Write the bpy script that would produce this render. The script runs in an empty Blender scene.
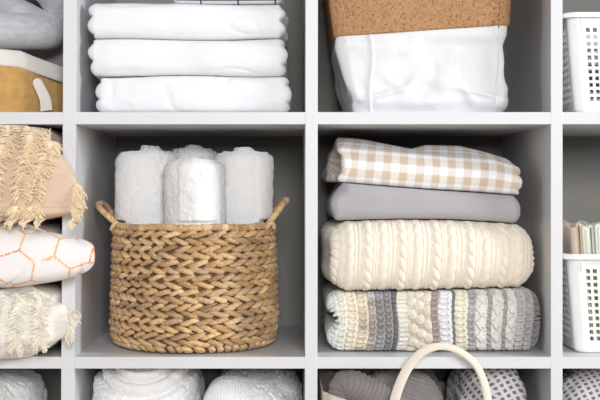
import bpy, math, random
import numpy as np
PI = math.pi
# ------------------------------------------------------------------ camera
CAM_D = 1.65; FPX = 1138.0; ZC = 0.985
C = bpy.context.scene.collection
scene = bpy.context.scene
cd = bpy.data.cameras.new('camera'); cam = bpy.data.objects.new('camera', cd); C.objects.link(cam)
cam.location = (0, -CAM_D, ZC); cam.rotation_euler = (PI/2, 0, 0)
cd.sensor_width = 36; cd.lens = FPX/600*36; cd.shift_x = 10/600; cd.shift_y = -11/600
cd.clip_start = 0.05
scene.camera = cam
# ------------------------------------------------------------------ world, lights, exposure
w = bpy.data.worlds.new('world'); scene.world = w; w.use_nodes = True
bg = w.node_tree.nodes['Background']; bg.inputs[0].default_value = (0.93, 0.95, 1.0, 1); bg.inputs[1].default_value = 0.15
def area(name, loc, target, size, power, col):
    ld = bpy.data.lights.new(name, 'AREA'); ld.shape = 'RECTANGLE'; ld.size, ld.size_y = size
    ld.energy = power; ld.color = col
    o = bpy.data.objects.new(name, ld); C.objects.link(o); o.location = loc
    import mathutils
    d = mathutils.Vector(target) - mathutils.Vector(loc)
    o.rotation_euler = d.to_track_quat('-Z', 'Y').to_euler()
    return o
area('window_light_right', (2.1, -.62, 1.5), (0, 0, 1.0), (0.35, 0.8), 34, (0.92, 0.95, 1.0))
area('window_light_left', (-2.2, -1.0, 1.35), (0, 0, 1.0), (0.5, 1.0), 9, (1.0, 0.985, 0.97))
area('room_softbox', (0.25, -3.0, 1.55), (0, 0, 1.0), (0.8, 0.7), 68, (1.0, 1.0, 1.0))
scene.view_settings.view_transform = 'Standard'; scene.view_settings.look = 'None'
scene.view_settings.gamma = 1.0; scene.view_settings.use_curve_mapping = False
scene.view_settings.exposure = 0.10

# ------------------------------------------------------------------ helpers
def X(px, Y=0.0): return (px-290)*(CAM_D+Y)/FPX
def Z(py, Y=0.0): return ZC + (189-py)*(CAM_D+Y)/FPX
rng = np.random.default_rng(7); random.seed(7)

def _h(ix, iy, iz, seed):
    n = (ix*374761393 + iy*668265263 + iz*2147483647 + seed*1274126177) & 0xffffffff
    n = ((n ^ (n >> 13))*1274126177) & 0xffffffff
    n = n ^ (n >> 16)
    return (n & 0xffff)/65535.0
def noise3(x, y, z, seed=0):
    x = np.asarray(x, float)+100.5; y = np.asarray(y, float)+100.5; z = np.asarray(z, float)+100.5
    x, y, z = np.broadcast_arrays(x, y, z)
    ix = np.floor(x).astype(np.int64); iy = np.floor(y).astype(np.int64); iz = np.floor(z).astype(np.int64)
    fx, fy, fz = x-ix, y-iy, z-iz
    fx, fy, fz = [f*f*f*(f*(f*6-15)+10) for f in (fx, fy, fz)]
    r = 0
    for dx in (0, 1):
        for dy in (0, 1):
            for dz in (0, 1):
                r = r + _h(ix+dx, iy+dy, iz+dz, seed)*(fx if dx else 1-fx)*(fy if dy else 1-fy)*(fz if dz else 1-fz)
    return r*2-1
def fbm(x, y, z=0.0, oct=3, seed=0):
    r = 0; a = 1.0
    for i in range(oct):
        r = r + a*noise3(np.asarray(x)*2**i, np.asarray(y)*2**i, np.asarray(z)*2**i, seed+i*17); a *= .5
    return r
def sstep(a, b, x):
    t = np.clip((np.asarray(x, float)-a)/(b-a), 0, 1); return t*t*(3-2*t)
def pw(xs, ys):
    xs = np.array(xs, float); ys = np.array(ys, float)
    return lambda x: np.interp(x, xs, ys)

# ------------------------------------------------------------------ materials
def mat(name, col=(.8, .8, .8), rough=.8, sheen=0.0, attr=False, bump=None, vary=None, spec=.3, trans=0.0):
    m = bpy.data.materials.new(name); m.use_nodes = True
    nt = m.node_tree; b = nt.nodes['Principled BSDF']
    b.inputs['Base Color'].default_value = (*col, 1); b.inputs['Roughness'].default_value = rough
    b.inputs['Specular IOR Level'].default_value = spec
    if sheen: b.inputs['Sheen Weight'].default_value = sheen; b.inputs['Sheen Roughness'].default_value = .5
    tc = nt.nodes.new('ShaderNodeTexCoord'); src = None
    if attr:
        a = nt.nodes.new('ShaderNodeAttribute'); a.attribute_name = 'Col'; src = a.outputs['Color']
    if vary:                                    # (second colour, scale, stretch vector)
        n = nt.nodes.new('ShaderNodeTexNoise'); n.inputs['Scale'].default_value = vary[1]; n.inputs['Detail'].default_value = 4
        mp = nt.nodes.new('ShaderNodeMapping'); mp.inputs['Scale'].default_value = vary[2]
        nt.links.new(tc.outputs['Object'], mp.inputs[0]); nt.links.new(mp.outputs[0], n.inputs['Vector'])
        r = nt.nodes.new('ShaderNodeValToRGB'); r.color_ramp.elements[0].position = .36; r.color_ramp.elements[1].position = .64
        nt.links.new(n.outputs['Fac'], r.inputs[0])
        mx = nt.nodes.new('ShaderNodeMix'); mx.data_type = 'RGBA'
        nt.links.new(r.outputs[0], mx.inputs[0])
        if src is not None:
            mx.blend_type = 'MULTIPLY'; nt.links.new(src, mx.inputs[6]); mx.inputs[7].default_value = (*vary[0], 1)
        else:
            mx.inputs[6].default_value = (*col, 1); mx.inputs[7].default_value = (*vary[0], 1)
        src = mx.outputs[2]
    if src is not None: nt.links.new(src, b.inputs['Base Color'])
    if bump:                                    # list of (scale, distance, stretch)
        prev = None
        for sc, dist, st in bump:
            n = nt.nodes.new('ShaderNodeTexNoise'); n.inputs['Scale'].default_value = sc; n.inputs['Detail'].default_value = 3
            mp = nt.nodes.new('ShaderNodeMapping'); mp.inputs['Scale'].default_value = st
            nt.links.new(tc.outputs['Object'], mp.inputs[0]); nt.links.new(mp.outputs[0], n.inputs['Vector'])
            bm_ = nt.nodes.new('ShaderNodeBump'); bm_.inputs['Distance'].default_value = dist; bm_.inputs['Strength'].default_value = 1
            nt.links.new(n.outputs['Fac'], bm_.inputs['Height'])
            if prev: nt.links.new(prev.outputs[0], bm_.inputs['Normal'])
            prev = bm_
        nt.links.new(prev.outputs[0], b.inputs['Normal'])
    return m
S1 = (1, 1, 1)
M = {}
M['board'] = mat('white_laminate', (.655, .66, .675), .45, bump=[(220, .00006, S1)])
M['back'] = mat('shade_toned_back_panel', (.27, .258, .240), .6)  # same material as the boards; compartment shade put into its darker colour
M['wall'] = mat('painted_wall', (.72, .72, .70), .9, bump=[(60, .0004, S1)])
M['floor'] = mat('pale_wood_floor', (.50, .40, .29), .5, vary=((.38, .29, .20), 6, (1, 12, 1)))
M['sheet'] = mat('white_cotton', (.81, .815, .83), .8, .15, bump=[(900, .00015, S1)])
M['check'] = mat('checked_cotton', (.8, .8, .8), .8, .1, attr=True)
M['terry'] = mat('white_terry', (.93, .93, .93), 1.0, .2, spec=.05, bump=[(300, .002, S1), (1100, .0012, S1)])
M['grey_cotton'] = mat('grey_cotton', (.40, .385, .40), .75, .2, bump=[(900, .00012, S1)])
M['gingham'] = mat('gingham_cotton', (.8, .7, .6), .85, .15, attr=True)
M['knit'] = mat('cream_wool', (.86, .76, .60), .95, .35, attr=True, bump=[(900, .0006, S1)])
M['crochet'] = mat('crochet_wool', (.8, .8, .8), .95, .3, attr=True, bump=[(700, .0009, S1)])
M['grey_knit'] = mat('grey_wool', (.22, .195, .185), .95, .3, attr=True, bump=[(900, .0006, S1)])
M['dots'] = mat('dotted_cotton', (.8, .8, .8), .85, .1, attr=True)
M['jersey'] = mat('grey_marl_jersey', (.64, .645, .68), .9, .3, vary=((.54, .545, .58), 120, (.35, 1, 1.6)), bump=[(500, .0003, S1)])
M['jute'] = mat('mustard_jute', (.62, .38, .13), .9, .2, attr=True, bump=[(600, .0006, S1)])
M['cuff'] = mat('white_canvas', (.76, .72, .68), .85, .2, bump=[(800, .0003, S1)])
M['beige'] = mat('beige_linen', (.68, .52, .39), .9, .2, vary=((.62, .465, .34), 90, (1, 6, 6)), bump=[(600, .0003, S1)])
M['fringe'] = mat('sand_fringe', (.84, .67, .45), .9, .3)
M['cream'] = mat('cream_cotton', (.84, .80, .73), .9, .2, bump=[(500, .0004, S1)])
M['cream_fringe'] = mat('cream_fringe', (.84, .78, .67), .9, .3)
M['hex'] = mat('hexagon_cotton', (.8, .8, .8), .85, .15, attr=True, bump=[(700, .0002, S1)])
M['cork'] = mat('cork_fabric', (.50, .27, .12), .75, attr=False)
M['bag'] = mat('washable_paper', (.73, .735, .75), .7, .1, bump=[(600, .0005, S1), (60, .001, S1)])
M['stitch'] = mat('brown_thread', (.20, .12, .06), .8)
M['plastic'] = mat('white_plastic', (.83, .83, .81), .35, spec=.5)
M['plastic'].node_tree.nodes['Principled BSDF'].inputs['Subsurface Weight'].default_value = 0.0
M['wicker'] = mat('water_hyacinth', (.6, .4, .2), .62, .1, attr=True, vary=((.70, .62, .52), 260, (1, 1, 2.2)), bump=[(420, .0008, (1, 1, 2.5))])
M['strap'] = mat('cream_cotton_webbing', (.78, .70, .60), .9, .3, bump=[(700, .0006, S1)])
M['towelcloth'] = mat('kitchen_cloth', (.8, .8, .8), .9, .2, attr=True)
# cork granules
nt = M['cork'].node_tree; b = nt.nodes['Principled BSDF']
tc = nt.nodes.new('ShaderNodeTexCoord'); vo = nt.nodes.new('ShaderNodeTexVoronoi'); vo.inputs['Scale'].default_value = 330
no = nt.nodes.new('ShaderNodeTexNoise'); no.inputs['Scale'].default_value = 300; no.inputs['Detail'].default_value = 6
r1 = nt.nodes.new('ShaderNodeValToRGB'); e = r1.color_ramp
e.elements[0].position = .0; e.elements[0].color = (.37, .19, .085, 1); e.elements[1].position = 1; e.elements[1].color = (.46, .26, .13, 1)
x_ = e.elements.new(.35); x_.color = (.41, .22, .105, 1)
r2 = nt.nodes.new('ShaderNodeValToRGB'); r2.color_ramp.elements[0].position = .36; r2.color_ramp.elements[1].position = .45
r2.color_ramp.elements[0].color = (.55, .46, .40, 1); r2.color_ramp.elements[1].color = (1, 1, 1, 1)
sp = nt.nodes.new('ShaderNodeSeparateColor'); mx = nt.nodes.new('ShaderNodeMix'); mx.data_type = 'RGBA'; mx.blend_type = 'MULTIPLY'; mx.inputs[0].default_value = 1
nt.links.new(tc.outputs['Object'], vo.inputs['Vector']); nt.links.new(tc.outputs['Object'], no.inputs['Vector'])
nt.links.new(vo.outputs['Color'], sp.inputs[0]); nt.links.new(sp.outputs[0], r1.inputs[0]); nt.links.new(no.outputs['Fac'], r2.inputs[0])
nt.links.new(r1.outputs[0], mx.inputs[6]); nt.links.new(r2.outputs[0], mx.inputs[7]); nt.links.new(mx.outputs[2], b.inputs['Base Color'])

# ------------------------------------------------------------------ object makers
def wloc(o):
    v = np.zeros(3)
    while o is not None: v = v + np.array(o.location); o = o.parent
    return v
def tag(o, label=None, cat=None, group=None, kind=None):
    if label: o['label'] = label
    if cat: o['category'] = cat
    if group: o['group'] = group
    if kind: o['kind'] = kind
    return o
def thing(name, loc, label, cat, group=None):
    o = bpy.data.objects.new(name, None); C.objects.link(o); o.location = loc; o.empty_display_size = .05
    return tag(o, label, cat, group)
def link_mesh(name, V, F, m, parent=None, col=None, smooth=True, uvw=None):
    """V world coordinates; origin goes to the base centre (top level) or the parent's origin"""
    V = np.asarray(V, float)
    if parent is None: org = np.array([(V[:, 0].min()+V[:, 0].max())/2, (V[:, 1].min()+V[:, 1].max())/2, V[:, 2].min()])
    else: org = wloc(parent)
    me = bpy.data.meshes.new(name)
    me.from_pydata((V-org).tolist(), [], F if isinstance(F, list) else F.tolist())
    me.materials.append(m)
    if smooth: me.polygons.foreach_set('use_smooth', [True]*len(me.polygons))
    if col is not None:
        a = me.color_attributes.new('Col', 'FLOAT_COLOR', 'POINT')
        c4 = np.ones((len(V), 4)); c4[:, :3] = col; a.data.foreach_set('color', c4.ravel())
    me.update()
    o = bpy.data.objects.new(name, me); C.objects.link(o)
    if parent is None: o.location = org
    else: o.parent = parent
    return o
def grid_faces(nu, nv, cu=False, cv=False, base=0, flip=False):
    iu = np.arange(nu if cu else nu-1); iv = np.arange(nv if cv else nv-1)
    I, J = np.meshgrid(iu, iv, indexing='ij'); I2 = (I+1) % nu; J2 = (J+1) % nv
    f = np.stack([I*nv+J, I2*nv+J, I2*nv+J2, I*nv+J2], -1).reshape(-1, 4)+base
    return f[:, ::-1] if flip else f
def grid_normals(P, cu=False, cv=False):
    def d(A, ax, c):
        if c: return np.roll(A, -1, ax)-np.roll(A, 1, ax)
        return np.gradient(A, axis=ax)
    n = np.cross(d(P, 0, cu), d(P, 1, cv)); l = np.linalg.norm(n, axis=-1, keepdims=True)
    return n/np.maximum(l, 1e-12)
class MB:
    def __init__(s): s.V = []; s.F = []; s.Cc = []; s.n = 0
    def add(s, V, F, col=(1, 1, 1)):
        V = np.asarray(V, float).reshape(-1, 3); s.V.append(V); s.F.extend((np.asarray(F)+s.n).tolist() if not isinstance(F, list) else [[i+s.n for i in f] for f in F])
        c = np.broadcast_to(np.asarray(col, float), (len(V), 3)); s.Cc.append(c); s.n += len(V)
    def box(s, x0, x1, y0, y1, z0, z1, col=(1, 1, 1)):
        V = [(x, y, z) for x in (x0, x1) for y in (y0, y1) for z in (z0, z1)]
        s.add(V, [[0, 1, 3, 2], [4, 6, 7, 5], [0, 4, 5, 1], [2, 3, 7, 6], [0, 2, 6, 4], [1, 5, 7, 3]], col)
    def tube(s, pts, r, n=6, col=(1, 1, 1), closed=False, flat=1.0, up=(0, 0, 1), cap=True):
        pts = np.asarray(pts, float); m = len(pts); r = np.broadcast_to(np.asarray(r, float), (m,))
        T = (np.roll(pts, -1, 0)-np.roll(pts, 1, 0)) if closed else np.gradient(pts, axis=0)
        T /= np.maximum(np.linalg.norm(T, axis=1, keepdims=True), 1e-9)
        U = np.empty_like(T); u = np.asarray(up, float)
        for i in range(m):
            u2 = u-T[i]*np.dot(u, T[i])
            if np.linalg.norm(u2) < 1e-4: u2 = np.cross(T[i], (1, 0, .1))
            u2 /= np.linalg.norm(u2); U[i] = u2
            if not isinstance(up, tuple) or flat == 1.0: u = u2
        W = np.cross(T, U)
        a = np.linspace(0, 2*PI, n, endpoint=False)
        P = pts[:, None]+r[:, None, None]*(np.cos(a)[None, :, None]*U[:, None]*flat+np.sin(a)[None, :, None]*W[:, None])
        F = grid_faces(m, n, closed, True).tolist()
        if cap and not closed: F += [list(range(n))[::-1], [(m-1)*n+i for i in range(n)]]
        s.add(P.reshape(-1, 3), F, col)
    def build(s, name, m, parent=None, smooth=True, bevel=0):
        o = link_mesh(name, np.concatenate(s.V), s.F, m, parent, np.concatenate(s.Cc), smooth)
        if bevel:
            b = o.modifiers.new('bevel', 'BEVEL'); b.width = bevel; b.segments = 2; b.limit_method = 'ANGLE'
        return o
def catmull(P, n, closed=False):
    P = np.asarray(P, float); k = len(P); out = []
    segs = k if closed else k-1
    for i in range(segs):
        g = (lambda j: P[j % k]) if closed else (lambda j: P[min(max(j, 0), k-1)])
        p0, p1, p2, p3 = g(i-1), g(i), g(i+1), g(i+2)
        for t in np.linspace(0, 1, n, endpoint=False):
            out.append(.5*((2*p1)+(-p0+p2)*t+(2*p0-5*p1+4*p2-p3)*t*t+(-p0+3*p1-3*p2+p3)*t**3))
    if not closed: out.append(P[-1])
    return np.array(out)

def fold(name, x0, x1, y0, y1, zb, zt, m, ry=.03, n=2.4, corner=.018, ns=90, nt=110, front=.6, lobes=None, wr=None,
         height=None, color=None, deform=None, seed=1, label=None, cat=None, group=None, parent=None, xlim=None):
    """a folded textile: rounded front, layered ends, between the height curves zb(x,y) and zt(x,y)"""
    e = 2.0/n; ph = np.linspace(-PI/2, PI/2, 200)
    sg = lambda a: np.sign(a)*np.abs(a)**e
    fy = ry*(1-np.abs(np.cos(ph))**e); fz = sg(np.sin(ph)); D = y1-y0
    hz = (np.mean(zt((x0+x1)/2, y0+ry))-np.mean(zb((x0+x1)/2, y0+ry)))/2
    yy = np.concatenate([fy, np.linspace(ry, D-ry, 60)[1:-1], D-fy[::-1], np.linspace(D-ry, ry, 60)[1:-1]])
    zz = np.concatenate([fz, np.ones(58), fz[::-1], -np.ones(58)])
    L = np.concatenate([[0], np.cumsum(np.hypot(np.diff(np.r_[yy, yy[0]]), hz*np.diff(np.r_[zz, zz[0]])))])
    ym = (np.r_[yy, yy[0]][1:]+np.r_[yy, yy[0]][:-1])/2
    wgt = np.where(ym < D*.3, 1.0, (1-front)*.35+.02)
    W = np.concatenate([[0], np.cumsum(np.diff(L)*wgt)])
    q = np.linspace(0, W[-1], nt, endpoint=False)
    yv = np.interp(q, W, np.r_[yy, yy[0]]); zv = np.interp(q, W, np.r_[zz, zz[0]]); Lv = np.interp(q, W, L)
    # along X
    c = corner; a = (x1-x0)/2; xm = (x0+x1)/2; nc = max(6, int(ns*.10)); k = 5
    ang = np.linspace(PI/2, 0, nc, endpoint=False)
    endx = np.r_[np.full(k, a), a-c+c*np.sin(ang)]; endd = np.r_[np.full(k, c), c*(1-np.cos(ang))]; endq = np.r_[1-(np.linspace(0.02, 1, k, endpoint=False)), np.zeros(nc)]
    mid = np.linspace(a-c, -(a-c), ns-2*(nc+k)); 
    xs = np.r_[endx, mid, -endx[::-1]][::-1]; dl = np.r_[endd, np.zeros(len(mid)), endd[::-1]][::-1]; qq = np.r_[endq, np.zeros(len(mid)), endq[::-1]][::-1]
    ns = len(xs)
    sy = (1-dl/(D/2))*(1-qq); sz = np.maximum(1-dl/max(hz, 1e-4), 0.02)*(1-qq)
    Y = y0+D/2+(yv-D/2)[None, :]*sy[:, None]; Zn = zv[None, :]*sz[:, None]
    Xx = np.repeat((xm+xs)[:, None], nt, 1)
    if lobes:
        kk, amp = lobes; wt = sstep(.90, 1.0, np.abs(xs)/a)[:, None]
        side = np.sign(xs)[:, None]
        ln = np.abs(np.sin(kk*PI*(Zn+1)/2+.3*side+seed+8*(Y-y0)))**.7
        Xx = Xx + side*wt*amp*(ln-1)
    wx = sstep(0, .04, Xx-x0)*0+1
    B = zb(Xx, Y); T = zt(Xx, Y)
    Zz = (B+T)/2+Zn*(T-B)/2
    P = np.stack([Xx, Y, Zz], -1)
    if deform is not None: P = deform(P, Zn)
    N = -grid_normals(P, False, True)
    cen = P.mean((0, 1)); 
    if np.mean(np.sum(N*(P-cen), -1)) < 0: N = -N
    wt = (np.clip((1-qq), 0, 1)[:, None]**1)*np.clip(sy[:, None]*1.2, 0, 1)
    U = Xx-x0; Vv = np.repeat(Lv[None, :], ns, 0)
    if wr:
        amp, sc = wr
        h = amp*fbm(Xx*sc*.6, Y*sc, Zz*sc*1.4, 3, seed)
        # long soft creases running along the fold
        h = h-amp*.45*np.exp(-(fbm(Xx*sc*.8+3, Y*2, Zz*sc*1.6+Xx*4, 2, seed+5)/.12)**2)
        free = 1-.75*np.clip((np.abs(Zn)-.75)/.25, 0, 1)
        P = P+N*(h*wt*free)[..., None]
    if height is not None:
        P = P+N*(height(U, Vv, P)*wt)[..., None]
    P[..., 2] = np.clip(P[..., 2], zb(P[..., 0], P[..., 1]), zt(P[..., 0], P[..., 1])); P[..., 1] = np.minimum(P[..., 1], DEP-.002)
    if xlim: P[..., 0] = np.where(P[..., 1] > -.003, np.clip(P[..., 0], X(xlim[0])+.0006, X(xlim[1])-.0006), P[..., 0])
    col = color(U, Vv, P).reshape(-1, 3) if color is not None else None
    F = grid_faces(ns, nt, False, True).tolist()
    F += [list(range(nt)), [(ns-1)*nt+i for i in range(nt)][::-1]]
    o = link_mesh(name, P.reshape(-1, 3), F, m, parent, col)
    return tag(o, label, cat, group)

# ================================================================== SETTING
def struct(name, x0, x1, y0, y1, z0, z1, m):
    b = MB(); b.box(x0, x1, y0, y1, z0, z1); return tag(b.build(name, m, None, False), kind='structure')
struct('floor', -3, 3, -3, .46, -.06, 0, M['floor'])
struct('wall_back', -3, 3, .42, .50, 0, 2.6, M['wall'])
F0, F1, F2 = Z(112), Z(357), Z(601.5)
C0, C1, C2 = Z(-120.5), Z(124.3), Z(368.7)       # cell ceilings
shelf_unit = thing('shelving_unit', ((X(-182)+X(806))/2, .19, 0), 'white laminate cube shelving unit with open square compartments, holding all the textiles and baskets', 'shelving unit')
DEP = .382
zt_top = Z(-120.5); z_bot = Z(846)
def board(name, x0, x1, z0, z1, lean=0, y0=0, y1=DEP, m='board', bev=.0007):
    b = MB(); b.box(x0, x1, y0, y1, z0, z1)
    if lean:
        V = b.V[0]; t = (V[:, 2]-Z(230))/(Z(0)-Z(400)); V[:, 0] += lean*t
    return b.build(name, M[m], shelf_unit, False, bev)
yout = .0
cols = [(-167, 62), (75.2, 305.2), (317.6, 550.8), (562.6, 794)]
for a_, b_, ln in ((62, 75.2, .0035), (305.2, 317.6, .0008), (550.8, 562.6, .0)):
    board('divider', X(a_), X(b_), z_bot, zt_top, ln)
board('side_panel', X(-190), X(-167), 0, zt_top+.026, 0); board('side_panel', X(794), X(817), 0, zt_top+.026, 0)
board('top_panel', X(-167)+.0001, X(794)-.0001, zt_top, zt_top+.026); board('bottom_panel', X(-167)+.0001, X(794)-.0001, z_bot-.026, z_bot)
for a_, b_ in ((112, 124.3), (357, 368.7), (601.5, 613.2)):
    for (l, r) in cols:
        board('shelf', X(l)-.0012, X(r)+.0012, Z(b_), Z(a_), 0, .0003)
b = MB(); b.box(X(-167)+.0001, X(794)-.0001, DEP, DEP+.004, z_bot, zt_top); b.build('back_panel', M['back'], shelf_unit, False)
# skirting so that the unit stands on the floor
b = MB(); b.box(X(-167)+.0001, X(794)-.0001, .02, .04, 0, z_bot-.026); b.build('plinth', M['board'], shelf_unit, False)

K = lambda v: (lambda x, y: x*0+y*0+v)
# ================================================================== TOP ROW: folded sheets
f0 = F0+.0004
s1 = lambda x, y: x*0+y*0+F0+.0550+.0012*np.sin(x*31)
s2 = lambda x, y: x*0+y*0+F0+.1090+.0014*np.sin(x*23+1)
s3 = lambda x, y: x*0+y*0+F0+.1625+.001*np.sin(x*17)
s4 = lambda x, y: x*0+y*0+F0+.200
eps = .0006
up = lambda f, e=eps: (lambda x, y: f(x, y)+e)
SH = dict(m=M['sheet'], cat='folded sheet', group='white folded sheets in the top compartment', ry=.022, n=2.7, corner=.014, ns=170, nt=200)
fold('folded_sheet', X(94, .03), X(291.5, .03), .022, .30, K(f0), s1, lobes=(2, .006), wr=(.0026, 14), seed=1, label='white folded sheet lying on the shelf board, bottom of the stack of three', **SH)
fold('folded_sheet', X(87, .03), X(287, .03), .018, .30, up(s1), s2, lobes=(2, .007), wr=(.003, 12), seed=4, label='white folded sheet in the middle of the stack of three', **SH)
fold('folded_sheet', X(87, .03), X(287, .03), .020, .30, up(s2), s3, lobes=(2, .008), wr=(.003, 13), seed=9, label='white folded sheet directly under the navy checked cloth', **SH)
def check_col(U, V, P):
    c = np.empty(U.shape+(3,)); c[:] = (.80, .81, .84)
    l = (np.abs(((U-.018) % .055)-.0275) < .0011) | (np.abs(((V+.012) % .055)-.0275) < .0012)
    c[l] = (.02, .022, .045); return c
fold('checked_cloth', X(170, .03), X(284, .03), .024, .30, up(s3), s4, M['check'], ry=.02, corner=.012, ns=420, nt=260, lobes=(2, .004), wr=(.001, 12), seed=3, color=check_col,
     label='white folded cloth with thin navy check lines on top of the white sheets', cat='folded cloth')

# ================================================================== TOP ROW: cork cuffed bag
def wall_bag(name_body, perim, heights, m, parent, nz, disp=None, taper=None, thick=.003, col=None):
    pass
bag = thing('storage_bag', (X(421, .14), .14, F0+.0003), 'white washable paper bag with a folded cork cuff standing on the upper shelf', 'storage bag')
def rrect(x0, x1, y0, y1, r, n, nc=10):
    """closed rounded rectangle starting at the front left, running right along the front; n points per metre"""
    pts = []
    def line(a, b):
        k = max(2, int(np.hypot(b[0]-a[0], b[1]-a[1])*n))
        for t in np.linspace(0, 1, k, endpoint=False): pts.append((a[0]+(b[0]-a[0])*t, a[1]+(b[1]-a[1])*t))
    def arc(cx, cy, a0):
        for t in np.linspace(0, PI/2, nc, endpoint=False): pts.append((cx+r*math.cos(a0+t), cy+r*math.sin(a0+t)))
    line((x0+r, y0), (x1-r, y0)); arc(x1-r, y0+r, -PI/2); line((x1, y0+r), (x1, y1-r)); arc(x1-r, y1-r, 0)
    line((x1-r, y1), (x0+r, y1)); arc(x0+r, y1-r, PI/2); line((x0, y1-r), (x0, y0+r)); arc(x0+r, y0+r, PI)
    return np.array(pts)
xl = pw([F0, F0+.012, Z(60), Z(35), Z(0), Z(-70)], [X(354, .04), X(350, .04), X(341.5, .04), X(336.5, .04), X(331.5, .04), X(325, .04)])
xr = pw([F0, F0+.012, Z(60), Z(35), Z(0), Z(-70)], [X(502, .04), X(508, .04), X(509, .04), X(507, .04), X(509, .04), X(515, .04)])
per = rrect(0, 1, 0, 1, .06, 190, 12)
nz = 110; zs = np.linspace(F0+.0006, Z(14, .03), nz)
PX, ZZ = np.meshgrid(per[:, 0], zs, indexing='ij'); PY = np.repeat(per[:, 1:2], nz, 1)
bx = xl(ZZ)+(xr(ZZ)-xl(ZZ))*PX; by = .032+.012*(1-sstep(F0, F0+.02, ZZ))*(1-2*PY)+PY*.20
P = np.stack([bx, by, ZZ], -1); N = -grid_normals(P, True, False)
if np.mean(np.sum(N*(P-P.mean((0, 1))), -1)) < 0: N = -N
cr = fbm(bx*16, by*10+3, ZZ*13, 3, 21)
ridge = np.abs(fbm(bx*11+ZZ*9, by*7, ZZ*9-bx*7, 2, 44))
h = .008*fbm(bx*9, by*8+3, ZZ*8, 2, 21)+.003*cr+.0035*np.exp(-(ridge/.25)**2)-.003
low = sstep(F0, F0+.02, ZZ)*(1-sstep(Z(44), Z(30), ZZ))
def seamline(x0): return np.exp(-((bx-x0-.002*np.sin(ZZ*60))/.0022)**2)*(by < .08)
h = h*low+.0022*seamline(X(371, .03))+.002*seamline(X(497, .03))
# pinched triangular corner folds near the base
for xx, sg_ in ((X(371, .03), 1), (X(497, .03), -1)):
    tri = np.exp(-(((ZZ-(F0+.024))-sg_*.25*(bx-xx))/.004)**2)*sstep(.05, 0, np.abs(bx-xx-.018*sg_))*(by < .08)
    h += .005*tri
P = P+N*h[..., None]; P[..., 2] = np.maximum(P[..., 2], F0+.0006)
n0 = len(per); V = P.reshape(-1, 3); Fc = grid_faces(n0, nz, True, False).tolist(); Fc.append([i*nz for i in range(n0)])
link_mesh('bag_body', V, Fc, M['bag'], bag)
# cork cuff: doubled over the outside of the body
zc = np.r_[np.full(2, 0), np.linspace(0, 1, 40), np.full(2, 1), np.linspace(1, 0, 12)]
of = np.r_[-.001, .0015, np.full(40, .0035), .002, -.001, np.full(12, -.002)]
per2 = rrect(0, 1, 0, 1, .06, 90, 12); n2 = len(per2)
cz0 = Z(36.5, .03)+per2[:, 0]*(Z(24.5, .03)-Z(36.5, .03)); czt = Z(-62, .04)
ZZ = cz0[:, None]+(czt-cz0[:, None])*zc[None, :]
bx = xl(ZZ)+(xr(ZZ)-xl(ZZ))*per2[:, 0:1]; by = .032+per2[:, 1:2]*.20
cen = np.array([(X(331, .04)+X(510, .04))/2, .132])
dx = bx-cen[0]; dy = by-cen[1]; nx = np.clip(dx/.115, -1, 1)**7; ny = np.clip(dy/.1, -1, 1)**7; ln = np.hypot(nx, ny)+1e-6
bx = bx+nx/ln*of; by = by+ny/ln*of + .0012*np.sin(bx*40+ZZ*20)*(zc[None, :]*0+1)
cuff = link_mesh('cork_cuff', np.stack([bx, by, ZZ], -1).reshape(-1, 3), grid_faces(n2, len(zc), True, True), M['cork'], bag)
cuff['label'] = 'speckled brown cork cuff'
b = MB()                                    # vertical seam stitches on the cuff
for i in range(12):
    z0 = Z(28, .03)+i*.0085; b.tube([(X(498.5, .03)+.0004*i, .0262, z0), (X(498.5, .03)+.0004*i, .0262, z0+.0055)], .0006, 5)
b.build('seam_stitching', M['stitch'], cuff)

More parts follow.
